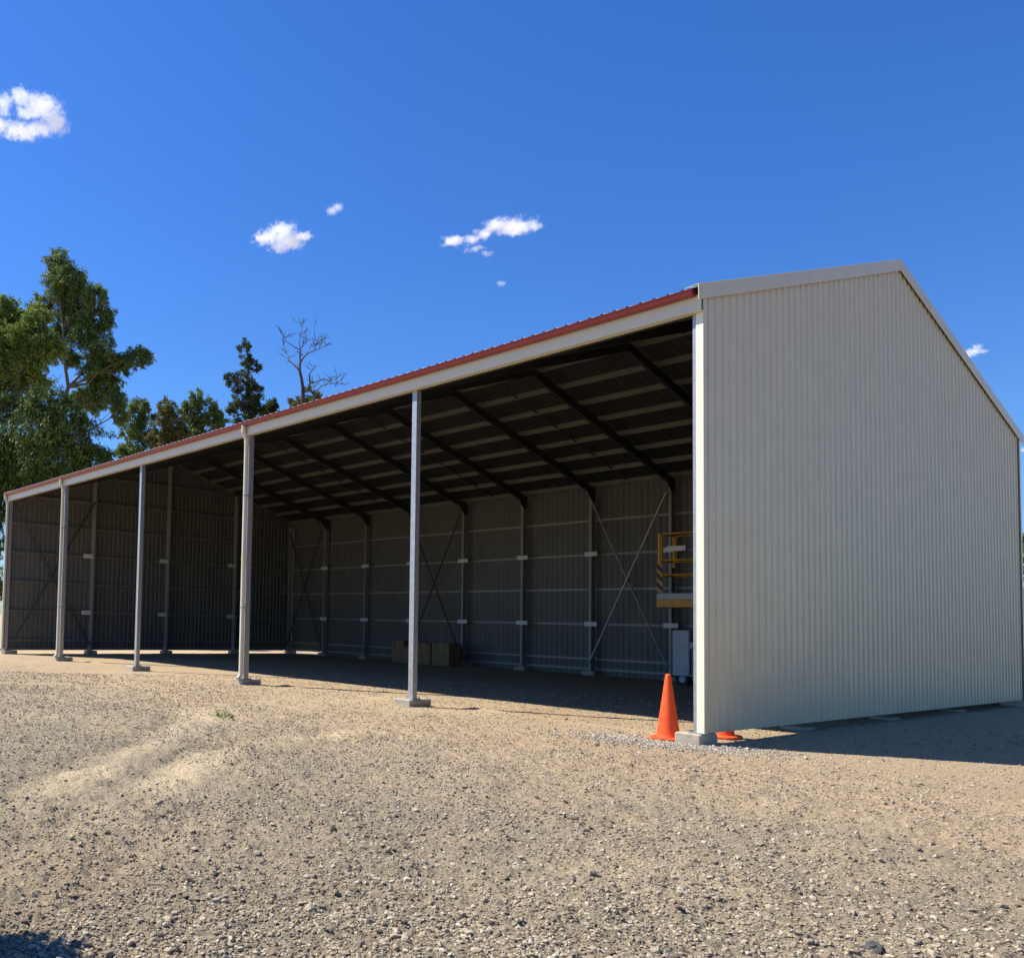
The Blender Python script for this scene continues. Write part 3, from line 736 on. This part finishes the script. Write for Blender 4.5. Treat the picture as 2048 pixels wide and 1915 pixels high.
tree('weeping_tree', 115, 46, cl([(95, 775, 40, 26, -1), (60, 800, 34, 30, -1), (130, 800, 40, 32, -1), (90, 835, 56, 40, -1), (160, 850, 46, 46, 0), (30, 860, 44, 44, 0), (100, 890, 60, 46, -1),
      (190, 890, 30, 40, 0), (150, 925, 50, 36, 0), (50, 930, 50, 40, 0), (0, 900, 40, 60, 0), (-40, 860, 50, 60, 0), (-20, 960, 50, 50, 1), (90, 970, 60, 40, 1), (200, 925, 24, 30, 1), (10, 790, 34, 34, 2), (-6, 1000, 26, 34, 0), (-14, 1060, 26, 40, 0), (-20, 1130, 30, 50, 0)]),
     92000, 0.21, 0.058, M['leaf_deep'], 'broad rounded tree with hanging foliage, lowest of the left hand trees', 0.32, 8, 0.9, fork=0.35)
tree('gum_tree', 265, 66, cl([(272, 792, 22, 18, 0), (258, 815, 22, 20, 0), (290, 815, 18, 20, 0), (250, 848, 20, 18, 1), (282, 842, 22, 18, 0), (240, 870, 18, 16, 0), (296, 850, 14, 18, 0), (265, 880, 26, 14, 0)]), 11500, 0.25, 0.08, M['leaf_gum'],
     'thin crowned gum between the big trees and the olive coloured tree', 0.18, 12, 0.5, fork=0.6)
tree('bushy_tree', 325, 64, cl([(328, 782, 16, 18, 0), (322, 805, 22, 22, 0), (340, 825, 24, 22, 0), (310, 835, 24, 26, 0), (330, 850, 30, 22, 0), (350, 845, 18, 18, 0), (325, 880, 34, 22, 0)]), 15000, 0.22, 0.08, M['leaf_olive'],
     'olive brown bushy tree in the middle of the row above the roof', 0.2, 15, 0.2)
tree('gum_tree', 402, 66, cl([(385, 772, 16, 14, 0), (372, 790, 20, 18, 0), (400, 790, 22, 18, 0), (418, 785, 14, 14, 0), (428, 805, 14, 14, 0), (392, 815, 24, 16, 0), (425, 822, 18, 14, 0), (370, 818, 16, 16, 0), (390, 845, 30, 16, 0)]), 11500, 0.25, 0.08, M['leaf_gum'],
     'open crowned gum between the olive tree and the narrow dark tree', 0.2, 19, 0.5)
tree('narrow_tree', 492, 70, cl([(476, 668, 13, 12, 0), (473, 690, 15, 16, 0), (484, 706, 16, 14, 0), (472, 722, 18, 14, 0), (500, 712, 12, 10, 0), (450, 735, 16, 10, 0), (478, 748, 26, 16, 0), (492, 760, 22, 16, 0),
      (466, 762, 20, 14, 0), (480, 782, 28, 18, 0), (500, 790, 14, 14, 0), (450, 790, 12, 14, 0), (478, 815, 28, 18, 0), (480, 850, 30, 20, 0)]), 13500, 0.24, 0.08, M['leaf_dark'],
     'narrow dark green tree standing alone, left of the dead tree', 0.2, 23, 0.3, fork=0.6, rs=0.8)
tree('bushy_tree', 545, 72, cl([(528, 790, 12, 12, 0), (520, 808, 18, 14, 0), (545, 812, 16, 10, 0), (530, 835, 24, 20, 0)]), 5000, 0.30, 0.13, M['leaf_dark'],
     'small dark tree top just above the roof edge, right of the narrow tree', 0.15, 27, 0.2)
tree('bushy_tree', 610, 66, cl([(600, 768, 14, 12, 0), (590, 775, 12, 10, 0), (612, 775, 12, 10, 0), (575, 785, 14, 10, 0), (595, 800, 26, 16, 0), (600, 830, 26, 20, 0)]), 5200, 0.34, 0.08, M['leaf_olive'],
     'tufted green bush at the foot of the bare dead branches', 0.15, 29, -0.4)
tree('bushy_tree', 2100, 48, cl([(2005, 1060, 26, 30, 0), (2020, 1110, 30, 34, 0), (1998, 1120, 18, 30, 0), (2000, 1165, 20, 40, 0), (2030, 1180, 36, 50, 0), (2005, 1230, 26, 40, 0)]), 16000, 0.24, 0.10, M['leaf_gum'],
     'green tree glimpsed behind the right hand edge of the gable wall', 0.2, 33, 0.3)

# dead tree: bare limbs traced as branching polylines, each with its own depth
dt_depth = 62
b0 = base_of(628, dt_depth)
dead = tag(empty('dead_tree', b0), 'bare leafless dead tree with spreading grey branches above the roof', 'tree')
mbt = MB(); rr_ = random.Random(4)
def zp(cx, cy): return (540 + cx * 0.10224, 640 + cy * 0.10224)        # close-up pixels to photo pixels
def path(pts, r0, r1, dd=0.0, mb=mbt, twigs=0):
    P_ = []
    for i, (a_, b_) in enumerate(pts):
        u, v = zp(a_, b_); P_.append(at(u, v, dt_depth + dd * i / max(1, len(pts) - 1)))
    m_ = len(P_) - 1
    r0, r1 = r0 * 0.78, r1 * 0.8
    mb.tube(P_, [r0 + (r1 - r0) * k / m_ for k in range(m_ + 1)], 7)
    for q in range(twigs):
        i = rr_.randint(max(1, m_ // 2), m_); p = P_[i]; l_ = rr_.uniform(0.3, 0.85)
        d = Vector((rr_.uniform(-1, 1), rr_.uniform(-1, 1), rr_.uniform(-.1, 1.2))).normalized() * l_
        m2 = p + d * 0.5 + Vector((rr_.uniform(-.1, .1), rr_.uniform(-.1, .1), rr_.uniform(-.1, .1)))
        mb.tube([p, m2, p + d], [0.022, 0.016, 0.008], 5)
        d2 = (d + Vector((rr_.uniform(-1, 1), rr_.uniform(-1, 1), rr_.uniform(-.3, .8))) * l_ * 0.7) * 0.6
        mb.tube([m2, m2 + d2], [0.014, 0.007], 5)
mbt.tube([b0 - Vector((0, 0, 0.2)), b0.lerp(at(*zp(640, 1480), dt_depth), 0.5) + Vector((0.3, 0.2, 0)), at(*zp(640, 1480), dt_depth)], [0.36, 0.25, 0.165], 10)
path([(640, 1480), (640, 1330), (615, 1150), (580, 990)], 0.20, 0.12)
path([(580, 990), (500, 900), (430, 845), (340, 745)], 0.11, 0.05, 2, twigs=5)
path([(370, 790), (370, 700), (310, 640), (265, 500), (255, 420)], 0.05, 0.012, 3, twigs=7)
path([(580, 990), (590, 850), (585, 700), (592, 580)], 0.11, 0.06)
path([(592, 580), (480, 530), (350, 440), (270, 345), (240, 290)], 0.05, 0.010, -2, twigs=6)
path([(592, 580), (575, 450), (595, 300), (620, 140), (618, 80)], 0.05, 0.008, 1, twigs=7)
path([(592, 580), (640, 480), (665, 330), (668, 250)], 0.04, 0.008, -1, twigs=5)
path([(615, 540), (705, 445), (740, 380)], 0.035, 0.008, 1.5, twigs=4)
path([(590, 850), (640, 750), (720, 665), (840, 605), (965, 565)], 0.09, 0.035, -2, twigs=4)
path([(870, 590), (862, 470), (868, 300), (870, 160)], 0.035, 0.008, -2.5, twigs=4)
path([(895, 590), (905, 500), (950, 460), (1005, 400)], 0.03, 0.008, -2, twigs=6)
path([(965, 565), (965, 500), (1000, 420), (1010, 350)], 0.03, 0.008, -3, twigs=6)
path([(965, 565), (1040, 530), (1090, 490)], 0.02, 0.006, -3, twigs=4)
path([(585, 700), (640, 690), (665, 650)], 0.03, 0.01, 0, twigs=3)
path([(650, 1420), (740, 1360), (785, 1240), (768, 1060)], 0.12, 0.07, -1)
path([(768, 1060), (830, 980), (865, 920), (880, 840)], 0.05, 0.01, -1, twigs=3)
path([(785, 1235), (880, 1210), (980, 1175), (1080, 1150)], 0.07, 0.05, -2, twigs=2)
path([(1080, 1150), (1170, 1215), (1280, 1265), (1390, 1250)], 0.045, 0.012, -2, twigs=9)
path([(1080, 1150), (1200, 1190), (1290, 1150)], 0.03, 0.01, -2, twigs=6)
path([(650, 1470), (880, 1500), (905, 1385), (1000, 1300), (1090, 1260), (1190, 1245)], 0.06, 0.025, -3, twigs=6)
path([(890, 1390), (860, 1330), (900, 1270)], 0.03, 0.01, -2, twigs=5)
mbt.build('trunk', M['dead_wood'], dead)

# weed on the gravel, and a made-up bush added out of view to cast the lower-left shadow
wz = float(height(np.array([-4.8]), np.array([-3.95]))[0])
V, Fq = leaves([((-4.8, -3.95, wz + 0.05), (0.10, 0.10, 0.03)), ((-4.74, -3.93, wz + 0.03), (0.08, 0.08, 0.02))], 110, 0.06, 0.015, -0.5, 77)
M['leaf_weed'] = leaf_mat('weed_leaves', [(0, (.10, .15, .04)), (1, (.20, .26, .09))])
tag(np_mesh('weed', V, Fq, [M['leaf_weed']], smooth=False), 'small green weed growing alone in the gravel', 'weed')
sb = Vector((0.74, -11.22, GZ))
shadow_shrub = tag(empty('shadow_shrub', sb), 'dense dark bush added out of view to cast the shadow at lower left', 'shadow_shrub')
g_ = np.random.default_rng(5)
cs = [((sb.x + g_.uniform(-.6, .6), sb.y + g_.uniform(-.6, .6), GZ + g_.uniform(0.5, 1.65)), (0.45, 0.45, 0.4)) for _ in range(22)]
V, Fq = leaves(cs, 45000, 0.11, 0.06, 0.1, 78)
o = np_mesh('crown', V - np.array(sb), Fq, [M['leaf_dark']], smooth=False); o.parent = shadow_shrub
mb = MB()
for j, (c, r) in enumerate(cs[:7]): limb(mb, sb, c, 0.05, 0.015, 200 + j, 4, 0.06, 6)
mb.build('trunk', M['bark'], shadow_shrub)

# ------------------------------------------------------------------ clouds
def cloud(label, u, v, depth, blobs, dens=0.09, seed=0.0, nscale=6.5, amp=1.75):
    """blobs: (du, dv, ru, rv) in photo pixels round (u, v); a closed hull with an uneven volume inside"""
    k = depth / F; c = at(u, v, depth)
    m = bpy.data.materials.new('cloud_vapour'); m.use_nodes = True; nt = m.node_tree
    for n_ in list(nt.nodes):
        if n_.type != 'OUTPUT_MATERIAL': nt.nodes.remove(n_)
    out = nt.nodes['Material Output']
    tc = nt.nodes.new('ShaderNodeTexCoord')
    ext = max(max(abs(a) + r, abs(b) + q) for a, b, r, q in blobs) * k
    acc = None
    hx = max(abs(a) + r * 1.35 for a, b, r, q in blobs) * k; hz = max(abs(b) + q * 1.35 for a, b, r, q in blobs) * k
    hy = max(r * 1.1 for a, b, r, q in blobs) * k
    for a, b, r, q in blobs:
        mp = nt.nodes.new('ShaderNodeMapping'); mp.vector_type = 'POINT'
        # (p - c) / r
        sub = nd(nt, 'ShaderNodeVectorMath', operation='SUBTRACT'); sub.inputs[1].default_value = (a * k, 0, -b * k)
        nt.links.new(tc.outputs['Object'], sub.inputs[0])
        div = nd(nt, 'ShaderNodeVectorMath', operation='DIVIDE'); div.inputs[1].default_value = (r * k, max(r, q) * 0.8 * k, q * k)
        nt.links.new(sub.outputs[0], div.inputs[0])
        ln = nd(nt, 'ShaderNodeVectorMath', operation='LENGTH'); nt.links.new(div.outputs[0], ln.inputs[0])
        if acc is None: acc = ln.outputs['Value']
        else:
            mn_ = nd(nt, 'ShaderNodeMath', operation='SMOOTH_MIN'); mn_.inputs[2].default_value = 0.25
            nt.links.new(acc, mn_.inputs[0]); nt.links.new(ln.outputs['Value'], mn_.inputs[1]); acc = mn_.outputs[0]
        nt.nodes.remove(mp)
    nz = nd(nt, 'ShaderNodeTexNoise', Scale=nscale / max(20 * k, ext), Detail=8.0, Roughness=0.68)
    nz.noise_dimensions = '4D'; nz.inputs['W'].default_value = seed
    nt.links.new(tc.outputs['Object'], nz.inputs['Vector'])
    ma = nd(nt, 'ShaderNodeMath', operation='MULTIPLY_ADD'); ma.inputs[1].default_value = amp * 2; ma.inputs[2].default_value = 0.95 - amp
    nt.links.new(nz.outputs['Fac'], ma.inputs[0])
    sb_ = nd(nt, 'ShaderNodeMath', operation='SUBTRACT'); nt.links.new(ma.outputs[0], sb_.inputs[0]); nt.links.new(acc, sb_.inputs[1])
    mr = nd(nt, 'ShaderNodeMapRange'); mr.inputs['From Min'].default_value = 0.0; mr.inputs['From Max'].default_value = 0.85
    mr.inputs['To Min'].default_value = 0.0; mr.inputs['To Max'].default_value = dens
    nt.links.new(sb_.outputs[0], mr.inputs['Value'])
    vs_ = nd(nt, 'ShaderNodeVolumeScatter'); vs_.inputs['Color'].default_value = (1, 1, 1, 1); vs_.inputs['Anisotropy'].default_value = 0.0
    nt.links.new(mr.outputs[0], vs_.inputs['Density']); nt.links.new(vs_.outputs[0], out.inputs['Volume'])
    import bmesh
    bm = bmesh.new(); bmesh.ops.create_icosphere(bm, subdivisions=3, radius=1.0)
    for v_ in bm.verts: v_.co = Vector((v_.co.x * hx * 1.25, v_.co.y * hy * 1.2, v_.co.z * hz * 1.35))
    me = bpy.data.meshes.new('cloud'); bm.to_mesh(me); bm.free(); me.materials.append(m)
    o = bpy.data.objects.new('cloud', me); COL.objects.link(o); o.location = c
    d_ = (c - CAM); o.rotation_euler = (0, 0, math.atan2(d_.y, d_.x) - math.pi / 2)
    tag(o, label, 'cloud', 'small white clouds')
    return o
cloud('largest white cloud, ragged and hollow, at the upper left edge', 62, 232, 1500, [(-20, -35, 26, 18), (20, -22, 44, 22), (50, 8, 26, 22), (18, 22, 34, 12), (-22, 34, 40, 16), (-52, -14, 18, 22), (-58, 30, 22, 14), (-10, -5, 26, 10)], seed=1.3)
cloud('compact white cloud above the narrow dark tree', 565, 474, 1500, [(-30, 2, 30, 14), (0, -12, 30, 18), (10, 8, 36, 16), (40, -2, 24, 9), (-8, 22, 22, 10)], seed=4.1)
cloud('tiny white puff up and right of the compact cloud', 668, 418, 1500, [(-4, 4, 13, 9), (7, -3, 13, 9)], seed=7.7)
cloud('long ragged white cloud above the middle of the roof', 980, 468, 1500, [(48, -10, 46, 12), (10, -16, 26, 14), (-12, -2, 20, 14), (-36, 8, 22, 8), (-70, 8, 26, 9), (-30, 26, 20, 7), (-8, 38, 16, 5), (85, -8, 18, 9)], seed=9.2)
cloud('faint smallest puff just above the red gutter', 1003, 567, 1500, [(0, 0, 11, 5), (-5, -2, 7, 4)], seed=3.3, dens=0.06)
cloud('white wisp beside the sloping barge of the gable', 1943, 704, 1500, [(2, 0, 18, 8), (8, -8, 10, 8), (-6, 6, 14, 6), (16, 2, 12, 5)], seed=5.5)
cloud('thin wisp at the right edge beside the rear eave', 2052, 899, 1500, [(0, 0, 18, 5), (10, 2, 16, 6)], seed=6.1, dens=0.05)

# ------------------------------------------------------------------ light
SUN = Vector((-0.543, -0.369, 0.755)).normalized()
w = bpy.data.worlds.new('World'); sc.world = w; w.use_nodes = True
nt = w.node_tree; bg = nt.nodes['Background']
sky = nt.nodes.new('ShaderNodeTexSky'); sky.sky_type = 'NISHITA'; sky.sun_disc = False
sky.sun_elevation = math.asin(SUN.z); sky.sun_rotation = math.atan2(SUN.x, SUN.y)
sky.air_density = 1.35; sky.dust_density = 0.3; sky.ozone_density = 3.0; sky.altitude = 300
hs = nt.nodes.new('ShaderNodeHueSaturation'); hs.inputs['Saturation'].default_value = 1.24
nt.links.new(sky.outputs['Color'], hs.inputs['Color'])
nt.links.new(mixc(nt, 1.0, hs.outputs['Color'], (0.68, 0.99, 1.58), 'MULTIPLY'), bg.inputs['Color'])
bg.inputs['Strength'].default_value = 0.060
sl = bpy.data.lights.new('sun', 'SUN'); sl.energy = 5.0; sl.angle = math.radians(0.5); sl.color = (1.0, 0.955, 0.875)
so = bpy.data.objects.new('sun', sl); COL.objects.link(so)
so.rotation_euler = SUN.to_track_quat('Z', 'Y').to_euler(); so.location = (-20, -20, 40)

sc.view_settings.view_transform = 'Standard'; sc.view_settings.look = 'None'
sc.view_settings.exposure = 0.75; sc.view_settings.gamma = 1.0; sc.view_settings.use_curve_mapping = False
sc.cycles.volume_step_rate = 0.2; sc.cycles.max_bounces = 8; sc.cycles.diffuse_bounces = 2; sc.cycles.volume_bounces = 20; sc.cycles.transparent_max_bounces = 8
